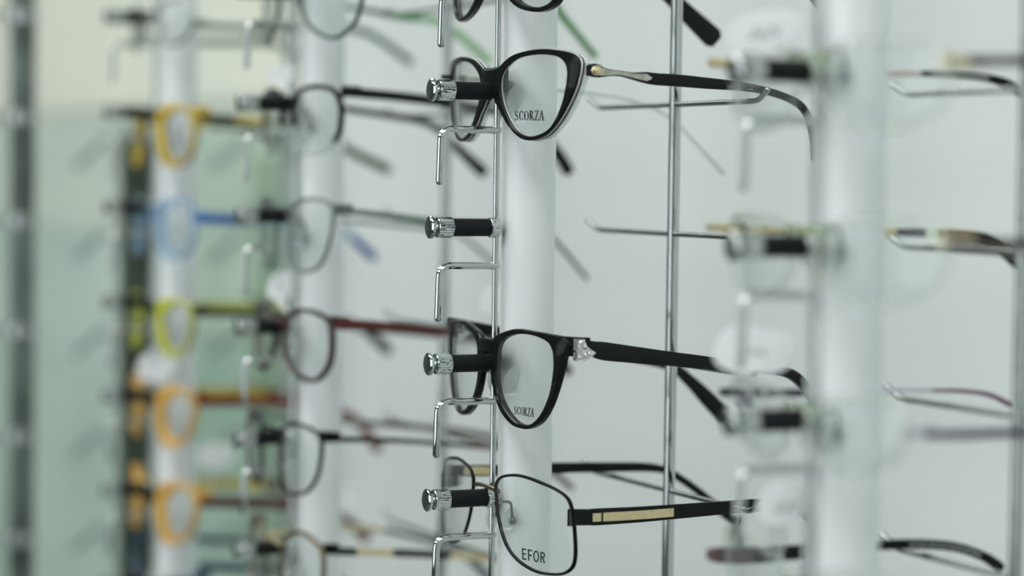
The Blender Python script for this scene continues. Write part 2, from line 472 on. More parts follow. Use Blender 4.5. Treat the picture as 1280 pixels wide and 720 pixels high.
def glasses(ri, label, group, outer, hinge, near, far=None, inner=None, dx=-0.004, wrap=0.011, rim='acetate', rim_mat='black', rim_t=0.0036,
            layers=None, tube_r=0.0008, lower_mat=None, bridge=None, temple_mat='black', far_mat=None, conv=0.016, tt=0.0026,
            pads=None, lens_mat='lens', end=None, name='eyeglasses', nose=0.0, lens_off=None, end_off=0.0004):
    Yc = YR[ri]; X0 = XR + dx
    def fx(u):
        return X0 + wrap * (u / 0.07) ** 2
    def front(px, py):
        X = X0
        for _ in range(60):
            P = at_X(px, py, X)
            X += 0.6 * (fx(Yc - P.y) - X)
        return (Yc - P.y, P.z)
    hu, hz = front(*hinge)
    zc = sum(front(*p)[1] for p in outer) / len(outer)
    rt = root(name, (X0, Yc, zc), label, 'eyeglasses', group)
    O = [front(*p) for p in outer]
    c = (0.5 * (min(p[0] for p in O) + max(p[0] for p in O)), 0.5 * (min(p[1] for p in O) + max(p[1] for p in O)))
    ro = polar(O, c)
    if inner and not isinstance(inner, (int, float)):
        I = [front(*p) for p in inner]
        rin = polar(I, c)
    else:
        w = inner if inner else 0.0022
        rin = [r - w * (1 + nose * max(0.0, -math.cos(2 * math.pi * k / NA)) - 0.25 * nose * max(0.0, math.cos(2 * math.pi * k / NA))) for k, r in enumerate(ro)]
    def P3(u, z, off=0.0, s=1):
        return Vector((fx(u) + off, Yc - s * u, z))
    def ring_pt(k, rad, off, s):
        a = 2 * math.pi * k / NA
        return P3(c[0] + rad * math.cos(a), c[1] + rad * math.sin(a), off, s)
    m = MB()
    mats = []
    def mi(mn):
        if mn not in mats: mats.append(mn)
        return mats.index(mn)
    if rim == 'acetate':
        lay = layers or [(0.0, rim_t, rim_mat, 0.0)]
        for (a, b, mn, grow, *ins_) in lay:
            ins = ins_[0] if ins_ else 0.0
            for s in (1, -1):
                rows = []
                e = min(0.0005, 0.3 * (b - a))
                for k in range(NA):
                    o_ = ro[k] + grow
                    i_ = max(rin[k], min(rin[k] + ins, o_ - 0.0009)) if ins else rin[k] - grow * 0.3
                    prof = [(i_ + e, a), (o_ - e, a), (o_, a + e), (o_, b - e), (o_ - e, b), (i_ + e, b), (i_, b - e), (i_, a + e)]
                    rows.append([ring_pt(k, r_, of_, s) for r_, of_ in prof])
                m.rings(rows, closed=True, mi=mi(mn))
    else:
        for s in (1, -1):
            rows = []
            nn = 10
            fmid = []
            rows_r = []
            for k in range(NA):
                a = 2 * math.pi * k / NA
                lowr = lower_mat and math.sin(a) < (-0.05 if math.cos(a) < 0.6 else -0.5)
                tr = tube_r * (0.45 if lowr else 1)
                rc = ro[k] - tube_r
                rows.append([ring_pt(k, rc + tr * math.cos(2*math.pi*j/nn), tr * math.sin(2*math.pi*j/nn) * 1.1, s) for j in range(nn)])
                fmid.append(mi(lower_mat if lowr else rim_mat))
            b0 = len(m.f)
            m.rings(rows, closed=True)
            for q in range(b0, len(m.f)):
                m.m[q] = fmid[(q - b0) // nn]
    # bridge
    bz, bh, bu, bt = bridge if bridge else (None, None, None, None)
    if bridge:
        # bz/bh in picture rows at the nose, bu half-length
        zz = front(*bz)[1]
        h = bh * 0.001
        rows = []
        rimd = rim_t if rim == 'acetate' else 0.0016
        for q in range(13):
            t = -1 + 2 * q / 12
            u = t * bu
            zq = zz + (1 - t * t) * 0.0012
            hh = h * (0.85 + 0.35 * t * t)
            x0 = fx(abs(u)) - (1 - t*t) * 0.0006
            th = rimd
            e = min(hh, th) * 0.22
            rows.append([Vector((x0 + e, Yc - u, zq - hh/2)), Vector((x0 + th - e, Yc - u, zq - hh/2)), Vector((x0 + th, Yc - u, zq - hh/2 + e)), Vector((x0 + th, Yc - u, zq + hh/2 - e)),
                         Vector((x0 + th - e, Yc - u, zq + hh/2)), Vector((x0 + e, Yc - u, zq + hh/2)), Vector((x0, Yc - u, zq + hh/2 - e)), Vector((x0, Yc - u, zq - hh/2 + e))])
        m.rings(rows, mi=mi(bt or rim_mat))
    # end pieces between rim and temple
    ez = hz
    umax = max(p[0] for p in O)
    eh, em = end if end else (0.006, rim_mat)
    for s in (1, -1):
        rows = []
        for q in range(7):
            t = q / 6
            u = (umax - 0.003) * (1 - t) + hu * t
            off = end_off + 0.006 * t * t
            th = 0.003
            hh = eh * (1.0 - 0.1 * t)
            uu = min(u, hu)
            rows.append([P3(uu, ez - hh/2, off, s), P3(uu, ez - hh/2, off + th, s), P3(uu, ez + hh/2, off + th, s), P3(uu, ez + hh/2, off, s)])
        m.rings(rows, mi=mi(em))
    fr = m.build('front_frame', [K[x] for x in mats], rt, sharp=40)
    # lenses
    for s in (1, -1):
        m = MB()
        rows = []
        thk = 0.0015
        mid = (rim_t * 0.5 if rim == 'acetate' else 0.0) - thk / 2
        if lens_off is not None: mid = lens_off
        def dome(r, k):
            return -0.0012 * (1 - (r / max(1e-6, rin[k])) ** 2)
        for side in (0, 1):
            for q in (range(0, 6) if side == 0 else range(5, -1, -1)):
                row = []
                for k in range(NA):
                    rr = (0.02 + 0.98 * q / 5) * ((rin[k] if rim == 'acetate' else ro[k] - tube_r) + 0.0003)
                    row.append(ring_pt(k, rr, mid + side * thk + dome(rr, k), s))
                rows.append(row)
        m.rings(rows)
        le = m.build('lens', K[lens_mat], rt, sharp=50)
        if s == 1:
            near_lens = le
    # temples
    Xh = fx(hu)
    out = Spec()
    def temple(path, s, mat, nm='temple'):
        pts = []
        for (px, py, h) in path:
            X = Xh
            for _ in range(60):
                Y = Yc - s * (hu - conv * max(0.0, (X - Xh) / 0.12) ** 1.5)
                P = at_Y(px, py, Y)
                X += 0.7 * (P.x - X)
            P = Vector((X, Y, P.z))
            pts.append((P.x, P.y, P.z, h * depth(P) / F, px))
        return temple3(pts, s, mat, nm), pts
    def temple3(pts, s, mat, nm):
        cr = catmull(pts, 8)
        m = MB()
        segs = mat if isinstance(mat, list) else [(1e9, mat)]
        used = []
        rows = []; idx = []
        for i, p in enumerate(cr):
            a = Vector(cr[max(i-1, 0)][:3]); b = Vector(cr[min(i+1, len(cr)-1)][:3])
            T = (b - a).normalized()
            N = T.cross(Vector((0, 1, 0)))
            if N.length < 1e-5: N = Vector((0, 0, 1))
            N.normalize()
            if N.z < 0: N.negate()
            B = T.cross(N).normalized()
            C = Vector(p[:3]); h = p[3] / 2; t = min(tt, max(0.0012, p[3] * 0.9)) / 2
            if i == 0 or i == len(cr) - 1:
                h *= 0.8; t *= 0.75
            e = 0.35
            prof = [(-1, -1+e), (-1, 1-e), (-1+e, 1), (1-e, 1), (1, 1-e), (1, -1+e), (1-e, -1), (-1+e, -1)]
            rows.append([C + B * (x * t) + N * (y * h) for x, y in prof])
            mm = [q for q in segs if p[4] <= q[0]]
            mn = mm[0][1] if mm else segs[-1][1]
            if mn not in used: used.append(mn)
            idx.append(used.index(mn))
        # rounded tip
        C = Vector(cr[-1][:3]); T = (C - Vector(cr[-2][:3])).normalized()
        last = rows[-1]
        rows.append([C + (v - C) * 0.8 + T * cr[-1][3] * 0.12 for v in last]); idx.append(idx[-1])
        b0 = 0
        m.rings(rows)
        for q in range(len(m.f) - 2):
            m.m[q] = idx[q // 8]
        m.m[-1] = idx[-1]; m.m[-2] = idx[0]
        return m.build(nm, [K[x] for x in used], rt, sharp=40)
    no, npts = temple(near, 1, temple_mat)
    if far:
        fo, fpts = temple(far, -1, far_mat or temple_mat)
        # the far side starts at its own hinge
    else:
        fpts = [(p[0], 2 * Yc - p[1], p[2], p[3], p[4]) for p in npts]
        fo = temple3(fpts, -1, far_mat or temple_mat, 'temple')
    # hinges
    for s in (1, -1):
        m = MB()
        p = Vector((fx(hu) + 0.007, Yc - s * (hu - 0.002), ez))
        m.lathe(p - Vector((0, 0, 0.0022)), (0, 0, 1), [(0, 0.0011), (0.0044, 0.0011)], 12)
        m.build('hinge', K['steel'], rt)
    # nose pads
    if pads:
        kind, pz = pads
        zz = front(*pz)[1]
        for s in (1, -1):
            m = MB()
            u = 0.0095
            pc = Vector((fx(u) + 0.008, Yc - s * (u - 0.001), zz))
            m.ellipsoid(pc, [(0.0035, 0, 0), (0, 0.0013, 0), (0.0009, s * -0.0012, 0.0062)], mi=0)
            m.build('nose_pad', K['pad'], rt)
            if kind == 'metal':
                m = MB()
                a = Vector((fx(0.012) + 0.0006, Yc - s * 0.0128, zz + 0.004))
                pts = fillet([a, a + Vector((0.0015, s * 0.0006, 0.005)), a + Vector((0.0065, s * 0.0008, 0.0045)), pc + Vector((0.001, -s * 0.0016, 0.0))], 0.0018, 5)
                m.tube(pts, 0.0006, 8)
                m.ellipsoid(pc + Vector((0.001, -s * 0.0016, 0)), [(0.0018, 0, 0), (0, 0.0015, 0), (0, 0, 0.0018)], 10, 6)
                m.build('pad_arm', K['gun'], rt)
    out.root = rt; out.front = front; out.fx = fx; out.Yc = Yc; out.hu = hu; out.near = no; out.far = fo; out.npts = npts; out.fpts = fpts
    out.lens = near_lens; out.Xh = Xh; out.P3 = P3
    return out

# ------------------------------------------------------------------ lettering as real, raised print
def glyphs_serif(ch):
    """list of polygons in a unit-high box, and width"""
    P = []
    def st(x1, y1, x2, y2, w1, w2=None):
        w2 = w2 or w1
        d = Vector((x2 - x1, y2 - y1)); n = Vector((-d.y, d.x)).normalized()
        w1 = w1 * 1.15 + 0.02; w2 = w2 * 1.15 + 0.02
        P.append([(x1 + n.x*w1/2, y1 + n.y*w1/2), (x1 - n.x*w1/2, y1 - n.y*w1/2), (x2 - n.x*w2/2, y2 - n.y*w2/2), (x2 + n.x*w2/2, y2 + n.y*w2/2)])
    def arc(cx, cy, rx, ry, a0, a1, thick=0.18, thin=0.075, n=20):
        for i in range(n):
            q0 = R(a0 + (a1 - a0) * i / n); q1 = R(a0 + (a1 - a0) * (i + 1) / n)
            def w(q): return thin + (thick - thin) * abs(math.cos(q)) ** 1.3
            P.append([(cx + rx*math.cos(q0), cy + ry*math.sin(q0)), (cx + (rx - w(q0))*math.cos(q0), cy + (ry - w(q0)*0.6)*math.sin(q0)),
                      (cx + (rx - w(q1))*math.cos(q1), cy + (ry - w(q1)*0.6)*math.sin(q1)), (cx + rx*math.cos(q1), cy + ry*math.sin(q1))])
    if ch == 'S':
        arc(0.27, 0.74, 0.22, 0.26, 60, 250, 0.13); arc(0.27, 0.27, 0.24, 0.27, -110, 70, 0.13)
        st(0.13, 0.60, 0.40, 0.42, 0.15); st(0.42, 0.98, 0.42, 0.74, 0.05); st(0.06, 0.28, 0.06, 0.02, 0.05)
        st(0.06, 0.08, 0.26, 0.03, 0.06)
        return P, 0.56
    if ch == 'C':
        arc(0.36, 0.5, 0.33, 0.5, 45, 315); st(0.60, 0.95, 0.60, 0.68, 0.05); st(0.60, 0.12, 0.60, 0.28, 0.04)
        return P, 0.66
    if ch == 'O':
        arc(0.38, 0.5, 0.36, 0.5, 0, 360, n=32)
        return P, 0.76
    if ch == 'R':
        st(0.15, 0, 0.15, 1, 0.15); arc(0.24, 0.75, 0.29, 0.25, -90, 90, 0.14); st(0.15, 0.975, 0.28, 0.975, 0.05); st(0.15, 0.51, 0.28, 0.51, 0.05)
        st(0.26, 0.52, 0.62, 0.02, 0.13); st(0.03, 0.02, 0.28, 0.02, 0.045); st(0.03, 0.98, 0.2, 0.98, 0.045); st(0.55, 0.02, 0.72, 0.02, 0.045)
        return P, 0.70
    if ch == 'Z':
        st(0.05, 0.97, 0.56, 0.97, 0.06); st(0.05, 0.03, 0.58, 0.03, 0.06); st(0.50, 0.98, 0.10, 0.02, 0.13); st(0.06, 0.98, 0.06, 0.76, 0.05); st(0.57, 0.02, 0.57, 0.26, 0.05)
        return P, 0.62
    if ch == 'A':
        st(0.32, 0.98, 0.10, 0.02, 0.05); st(0.32, 1.0, 0.60, 0.0, 0.14); st(0.17, 0.32, 0.50, 0.32, 0.045); st(0.0, 0.02, 0.2, 0.02, 0.045); st(0.48, 0.02, 0.74, 0.02, 0.045)
        return P, 0.74
    return P, 0.4

def glyphs_sans(ch):
    P = []
    w = 0.15
    def st(x1, y1, x2, y2, w1=w):
        d = Vector((x2 - x1, y2 - y1)); n = Vector((-d.y, d.x)).normalized() * w1 / 2
        P.append([(x1 + n.x, y1 + n.y), (x1 - n.x, y1 - n.y), (x2 - n.x, y2 - n.y), (x2 + n.x, y2 + n.y)])
    def arc(cx, cy, rx, ry, a0, a1, n=20, w1=w):
        for i in range(n):
            q0 = R(a0 + (a1 - a0) * i / n); q1 = R(a0 + (a1 - a0) * (i + 1) / n)
            P.append([(cx + rx*math.cos(q0), cy + ry*math.sin(q0)), (cx + (rx - w1)*math.cos(q0), cy + (ry - w1)*math.sin(q0)),
                      (cx + (rx - w1)*math.cos(q1), cy + (ry - w1)*math.sin(q1)), (cx + rx*math.cos(q1), cy + ry*math.sin(q1))])
    if ch == 'E':
        st(0.12, 0, 0.12, 1); st(0.12, 0.925, 0.55, 0.925); st(0.12, 0.52, 0.5, 0.52); st(0.12, 0.075, 0.56, 0.075); return P, 0.66
    if ch == 'F':
        st(0.12, 0, 0.12, 1); st(0.12, 0.925, 0.55, 0.925); st(0.12, 0.5, 0.5, 0.5); return P, 0.62
    if ch == 'O':
        arc(0.38, 0.5, 0.36, 0.52, 0, 360, 32); return P, 0.80
    if ch == 'R':
        st(0.12, 0, 0.12, 1); arc(0.32, 0.725, 0.27, 0.275, -90, 90); st(0.12, 0.925, 0.33, 0.925); st(0.12, 0.525, 0.33, 0.525); st(0.32, 0.5, 0.56, 0.0); return P, 0.68
    w = 0.09
    if ch == '2':
        arc(0.28, 0.75, 0.22, 0.25, -20, 170, 14, w); st(0.44, 0.66, 0.06, 0.04, w); st(0.06, 0.04, 0.5, 0.04, w); return P, 0.62
    if ch == '6':
        arc(0.27, 0.27, 0.23, 0.27, 0, 360, 20, w); st(0.08, 0.3, 0.36, 0.98, w); return P, 0.6
    if ch == '5':
        arc(0.24, 0.3, 0.24, 0.3, -130, 110, 16, w); st(0.12, 0.52, 0.14, 0.96, w); st(0.14, 0.96, 0.46, 0.96, w); return P, 0.6
    if ch == '1':
        st(0.2, 0, 0.2, 1, w); st(0.2, 0.98, 0.05, 0.8, w); return P, 0.4
    if ch == '4':
        st(0.36, 0, 0.36, 1, w); st(0.36, 0.98, 0.04, 0.35, w); st(0.04, 0.35, 0.5, 0.35, w); return P, 0.6
    return P, 0.4

def lettering(text, fn, mapf, thickf, name, mat, parent):
    """mapf(a,b): a along 0..1, b up 0..1 -> 3D point on a surface; thickf: small offset vector"""
    polys = []; x = 0
    for ch in text:
        P, w = fn(ch)
        polys += [[(a + x, b) for a, b in p] for p in P]
        x += w + 0.05
    m = MB()
    for p in polys:
        A = [mapf(a / x, b) for a, b in p]
        B = [v + thickf for v in A]
        m.add(A + B, [(0,1,2,3),(7,6,5,4),(0,4,5,1),(1,5,6,2),(2,6,7,3),(3,7,4,0)])
    return m.build(name, mat, parent)

def lens_print(g, text, fn, quad, off, name='brand_lettering'):
    """quad: pixel corners TL, TR, BL, BR"""
    (tl, tr, bl, br) = quad
    def mp(a, b):
        t = Vector(tl).lerp(Vector(tr), a); q = Vector(bl).lerp(Vector(br), a)
        p = q.lerp(t, b)
        u, z = g.front(p.x, p.y)
        return Vector((g.fx(u) + off, g.Yc - u, z))
    o = lettering(text, fn, mp, Vector((0.00012, 0, 0)), name, K['print'], None)
    o.parent = g.lens
    return o

G_S = 'glasses on the sharp mid-picture rack'
G_2 = 'glasses on the soft-focus second rack'
G_3 = 'colourful glasses on the most blurred rack'
G_0 = 'clear-framed glasses on the near rack'

# --- sharp rack, row -1
g1 = glasses(1, 'black rounded glasses cut off by the top edge, above the cat-eye pair', G_S,
    outer=[(669,15),(688,9),(700,-6),(707,-30),(706,-60),(697,-82),(668,-92),(640,-86),(625,-62),(622,-35),(630,-8),(645,9)],
    inner=[(669,9),(684,4),(694,-9),(700,-32),(698,-58),(690,-75),(668,-83),(645,-77),(633,-58),(629,-35),(636,-12),(650,4)],
    hinge=(714,-72), near=[(716,-70,16),(800,-62,14),(900,-50,12),(960,-40,12),(1000,-25,13),(1030,10,16)],
    far=[(562,-80,14),(700,-50,14),(795,-28,15),(828,-12,17),(858,16,22),(894,50,27)],
    bridge=((615,-62), 7, 0.009, None), temple_mat='black', rim_t=0.0034, pads=('acetate', (625,-40)))
# --- sharp rack, row 0: cat-eye
g2 = glasses(1, 'black cat-eye glasses with crystal edge and SCORZA printed on the lens', G_S,
    outer=[(613,99),(622,85),(637,70.5),(656.7,63.6),(679,61),(700,62.8),(716,67),(724,76),(722,95.5),(716,115),(704,140),(691,159.4),(678,171),(662,175.5),(648,172),(634.4,158),(625,141),(616.5,124),(613,112)],
    inner=[(624.5,101),(627,92),(634.4,81.7),(648,72.5),(670.5,68.3),(692.8,70),(704,77.5),(708,90),(706,109.4),(700.5,131.7),(692,151),(681.7,163.5),(665,170.3),(651,167.5),(640,156.7),(630,137),(625,117.8)],
    layers=[(0.0, 0.0012, 'black', 0.0), (0.0012, 0.0018, 'white_line', 0.0001, 0.0002), (0.0018, 0.0027, 'black', 0.0001, 0.0035), (0.0027, 0.0033, 'white_line', 0.0002, 0.004), (0.0033, 0.0052, 'crystal', 0.0003, 0.0045)], rim_t=0.0052, lens_off=0.0012,
    hinge=(727,87), near=[(734,88,13),(742,88,17),(750,90,14),(760,91,9),(775,92,7),(790,95,9),(806,97,14),(820,99,15),(850,101,15),(882,104,14),(915,107,12),(945,111,10),(975,119,9),(998,130,9),(1010,146,9),(1017,172,9),(1019,200,9)],
    far=[(552,96,7),(620,102,6),(697,113,5),(745,118,5),(793,127,5),(837,147,5),(870,180,5),(905,218,6)],
    temple_mat='black', far_mat=[(600, 'champagne'), (1e9, 'crystal')],
    bridge=((612,100), 9.5, 0.0082, None), tt=0.0030, end=(0.0052, 'crystal'), pads=('acetate', (624,122)))
# --- row 2
g3 = glasses(1, 'black deep-rimmed glasses with jewelled hinge and small SCORZA print, third row of the sharp rack', G_S,
    outer=[(611.5,455),(610,437),(616,422),(628,415),(645,411),(665,414),(688,418),(704,422),(709,430),(704,446),(700,465),(693,490),(685,511),(674.5,527.5),(662,535.5),(651,536),(638,531),(626,517),(618,497),(613.5,475)],
    inner=[(620,452),(620,440),(624,428),(633,421),(647,417.5),(665,419.5),(682,427),(689,438),(691,453),(689.5,470),(686,490),(679.5,508),(672,521),(662.5,530),(653,531),(643,526.5),(632,513.5),(623,495),(618.5,470)],
    hinge=(712,434), near=[(725,430.5,12),(732,432,14),(740,434.5,17),(752,438.5,23),(790,443,21),(835,448,18),(870,452,17),(905,456,15),(940,460,13),(972,463,12),(992,470,13),(1010,487,14),(1032,515,16)],
    far=[(560,402,12),(605,411,13),(700,430,13),(790,446,13),(838,458,12),(862,476,14),(886,500,19),(908,523,20)],
    bridge=((608,434), 6.5, 0.0088, None), tt=0.0036, end=(0.0085, 'black'), rim_t=0.0030, pads=('acetate', (624,478)), temple_mat='black')
# jewelled hinge ornaments
for s in (1, -1):
    m = MB()
    p0 = g3.P3(g3.hu, g3.front(712, 437)[1], 0.0, s)
    z = p0.z; X = g3.Xh + 0.0035; Yo = g3.Yc - s * (g3.hu + 0.0024)
    sh = [(-0.001, 0.0042), (0.0022, 0.0042), (0.0034, 0.0012), (0.0075, -0.0014), (0.0052, -0.0034), (0.0022, -0.0048), (-0.001, -0.0047)]
    ptsA = [Vector((X + a, Yo, z + b)) for a, b in sh]; ptsB = [v + Vector((0, s * 0.0042, 0)) for v in ptsA]
    n = len(sh)
    m.add(ptsA + ptsB, [tuple(range(n)), tuple(range(n, 2*n))[::-1]] + [(i, (i+1) % n, n + (i+1) % n, n + i) for i in range(n)])
    for a, b in ((0.0006, 0.003), (0.0006, 0), (0.0006, -0.003), (0.0024, 0.0012), (0.0028, -0.0022), (0.0046, -0.0014)):
        m.ellipsoid((X + a, Yo, z + b), [(0.0011, 0, 0), (0, 0.0008, 0), (0, 0, 0.0011)], 8, 5)
    m.build('jewelled_ornament', K['silver'], g3.root, sharp=15)
# --- row 3: thin metal rim
g4 = glasses(1, 'thin black metal glasses with gold temple inlay and EFOR printed on the lens', G_S,
    outer=[(619.5,618.5),(619.5,604),(626,595),(641.6,592),(658,594.5),(677,601.5),(697,611),(711,622),(716.5,636),(719,654),(720.5,673),(721,692),(718,709),(706,718.5),(686.5,719.5),(667,715),(647.5,702.5),(634,685.5),(626,664),(621,640)],
    rim='tube', rim_mat='blackm', tube_r=0.00075, hinge=(713,647),
    near=[(712,647,20),(735,646.5,20),(747,646,21),(800,643,19.5),(850,639,18),(900,635,16.5),(948,631.5,15.5),(985,633,13),(1010,645,12),(1030,675,13)],
    far=[(556,588,14),(620,588,14),(690,585,13),(760,584,12),(805,584,11),(832,588,9),(850,598,9),(870,612,9),(892,630,10),(910,645,12),(922,652,13)],
    temple_mat='matt', far_mat='matt', bridge=((612,612), 1.9, 0.0125, 'bronze'), tt=0.0022, end=(0.0072, 'matt'), end_off=-0.0014, pads=('metal', (628,655)))
def along2(pts, px):
    cr = catmull(pts, 8)
    for p, q in zip(cr, cr[1:]):
        if min(p[4], q[4]) <= px <= max(p[4], q[4]):
            t = (px - p[4]) / (q[4] - p[4])
            return Vector(p[:3]).lerp(Vector(q[:3]), t)
    return Vector(cr[0][:3])
def hs(pts, px):
    cr = catmull(pts, 8)
    for p, q in zip(cr, cr[1:]):
        if min(p[4], q[4]) <= px <= max(p[4], q[4]):
            return p[3]
    return cr[0][3]
def inlay(g, s, a0, a1, h, nm='gold_inlay', frac=0, mat='gold', out=0.0016):
    pts = g.npts if s == 1 else g.fpts
    def along(px):
        for p, q in zip(pts, pts[1:]):
            if p[4] <= px <= q[4]:
                t = (px - p[4]) / (q[4] - p[4])
                return Vector(p[:3]).lerp(Vector(q[:3]), t)
        return Vector(pts[0][:3])
    m = MB()
    up = Vector((0, 0, h / 2))
    n = max(2, int((a1 - a0) / 6))
    rows = []
    for q in range(n + 1):
        A = along2(pts, a0 + (a1 - a0) * q / n)
        i = Vector((0, -s * 0.0006, 0)); o = Vector((0, -s * out, 0))
        if frac:
            up = Vector((0, 0, hs(pts, a0 + (a1 - a0) * q / n) / 2 * frac * (1 if q < n else 0.15)))
        rows.append([A - up + i, A + up + i, A + up + o, A - up + o])
    m.rings(rows)
    m.build(nm, K[mat], g.root)
inlay(g2, 1, 737, 812, 0.002, 'metal_inlay', 0.66, 'champagne', 0.0021)
m = MB()
hp = along2(g2.npts, 743)
m.ellipsoid(hp + Vector((0, -0.0019, 0)), [(0.0024, 0, 0.0003), (0, 0.0012, 0), (-0.0002, 0, 0.0021)], 16, 10)
m.build('hinge_ornament', K['gold'], g2.root)
inlay(g4, 1, 739, 749.5, 0.0034)
inlay(g4, 1, 752, 840, 0.0036)
# the inner face of the far temple carries its own gold plate
pA = [Vector(p[:3]) for p in g4.fpts[:3]]
m = MB()
a = pA[0].lerp(pA[1], 0.35); b = pA[0].lerp(pA[1], 0.95)
for v, w in ((a, b),):
    o = Vector((0, -0.0014, 0)); up = Vector((0, 0, 0.0019))
    m.add([v - up, w - up, w + up, v + up, v + o - up, w + o - up, w + o + up, v + o + up], [(0,3,2,1),(4,5,6,7),(0,1,5,4),(1,2,6,5),(2,3,7,6),(3,0,4,7)])
m.build('gold_inlay', K['gold'], g4.root)

lens_print(g2, 'SCORZA', glyphs_serif, ((644,138.5),(681.5,138),(644,150.5),(681.5,150.5)), -0.0003)
lens_print(g3, 'SCORZA', glyphs_serif, ((643,507.5),(669,510.5),(643.5,517.5),(668,521.5)), -0.0003)
lens_print(g4, 'EFOR', glyphs_sans, ((656,684.5),(687,690.5),(656.5,699),(686.5,704.5)), -0.0016)

# --- second rack
a2 = glasses(2, 'dark green thin-rimmed glasses with translucent green temples, top of second rack', G_2,
    outer=[(398,44),(380,25),(374,-10),(384,-42),(412,-52),(440,-45),(454,-22),(453,8),(443,32),(422,49)], rim='tube', rim_mat='greenm', tube_r=0.0011,
    hinge=(457,-34), near=[(460,-33,9),(560,-22,9),(650,-8,9),(690,5,9),(706,24,9),(745,72,8)], far=[(352,-6,6),(455,12,6),(500,21,9),(545,26,9),(572,42,10),(612,78,10)],
    temple_mat=[(600,'greenm'),(1e9,'green')], far_mat=[(490,'greenm'),(520,'green'),(1e9,'green_clear')], bridge=((366,-25), 2.5, 0.012, None), tt=0.002)
b2 = glasses(2, 'black half-rim glasses, below the green pair on the second rack', G_2,
    outer=[(366,140),(368,120),(380,108),(400,105),(418,110),(427,125),(429,145),(425,170),(412,188),(395,197),(378,190),(368,168)], rim='tube', rim_mat='blackm', tube_r=0.0014, lower_mat='crystal',
    hinge=(430,114), near=[(432,115,12),(500,121,12),(560,129,12),(630,142,11),(668,158,11),(694,188,14),(712,216,15)],
    far=[(340,120,8),(437,137,8),(520,150,9),(550,163,9),(575,188,11),(606,217,15)], temple_mat='matt', bridge=((362,128), 4, 0.012, None), end=(0.006, 'blackm'), pads=('metal',(370,160)))
c2 = glasses(2, 'thin grey metal glasses with slim temples, third row of the second rack', G_2,
    outer=[(362,290),(361,264),(374,250),(395,247),(411,252),(418,265),(416,290),(409,318),(398,336),(380,342),(366,333),(362,312)], rim='tube', rim_mat='gun', tube_r=0.0009,
    hinge=(420,262), near=[(422,262,6),(480,269,8),(545,278,10),(600,283,8),(655,288,6),(690,298,5),(735,350,5)],
    far=[(338,268,5),(480,280,5),(560,290,5),(588,303,5),(621,333,5)], temple_mat=[(500,'gun'),(560,'greygreen'),(1e9,'olive')], far_mat='greygreen',
    bridge=((357,268), 2, 0.0125, None), tt=0.0018, pads=('metal',(366,300)), dx=-0.006)
d2 = glasses(2, 'dark red and black glasses with deep red temples, second rack', G_2,
    outer=[(350,420),(353,398),(368,386),(388,387),(406,397),(413,412),(413,445),(406,465),(392,478),(374,475),(360,458),(352,440)], rim='acetate', rim_mat='redblack', inner=0.0024, rim_t=0.003,
    hinge=(416,403), near=[(420,405,15),(480,408,12),(560,415,10),(640,427,9),(685,440,9),(700,452,10),(712,466,12)],
    far=[(328,400,9),(460,410,9),(560,420,9),(620,430,9),(650,446,9),(668,472,10)], temple_mat=[(560,'red'),(1e9,'redblack')], bridge=((345,405), 4.5, 0.012, None), dx=-0.009, pads=('acetate',(355,430)))
e2 = glasses(2, 'thin black wire-rimmed glasses with flared hinge, fifth row of the second rack', G_2,
    outer=[(351,560),(350,540),(361,528),(378,529),(394,537),(403,548),(403,575),(397,600),(385,616),(367,621),(354,612),(350,590)], rim='tube', rim_mat='blackm', tube_r=0.0011,
    hinge=(404,547), near=[(406,548,11),(425,549,7),(500,551,6),(585,557,6),(640,563,6),(672,575,7),(716,611,7)],
    far=[(325,520,5),(440,527,6),(520,533,8),(580,540,8),(630,552,8),(655,580,8)], temple_mat=[(585,'blackm'),(630,'brick'),(1e9,'brown')], far_mat=[(470,'gun'),(1e9,'brown')],
    bridge=((342,538), 2.2, 0.0125, None), tt=0.002, dx=-0.012, end=(0.006,'blackm'), pads=('metal',(350,570)))
f2 = glasses(2, 'brown-browed glasses with black and pale gold banded temples, second rack bottom', G_2,
    outer=[(350,705),(352,680),(364,664),(380,664),(395,676),(405,690),(406,725),(396,755),(372,768),(355,750),(350,728)], rim='tube', rim_mat='bronze', tube_r=0.0013,
    hinge=(402,687), near=[(404,688,9),(445,690,9),(520,692,9),(600,697,9),(650,707,9),(690,735,10)],
    far=[(328,668,7),(450,660,6),(520,672,7),(575,690,9),(612,723,12)], temple_mat=[(444,'blackm'),(486,'gold'),(560,'blackm'),(618,'gold'),(1e9,'blackm')], far_mat=[(480,'gold'),(1e9,'gun')],
    bridge=((345,680), 2.4, 0.0125, 'gold'), dx=-0.010, pads=('metal',(350,705)))

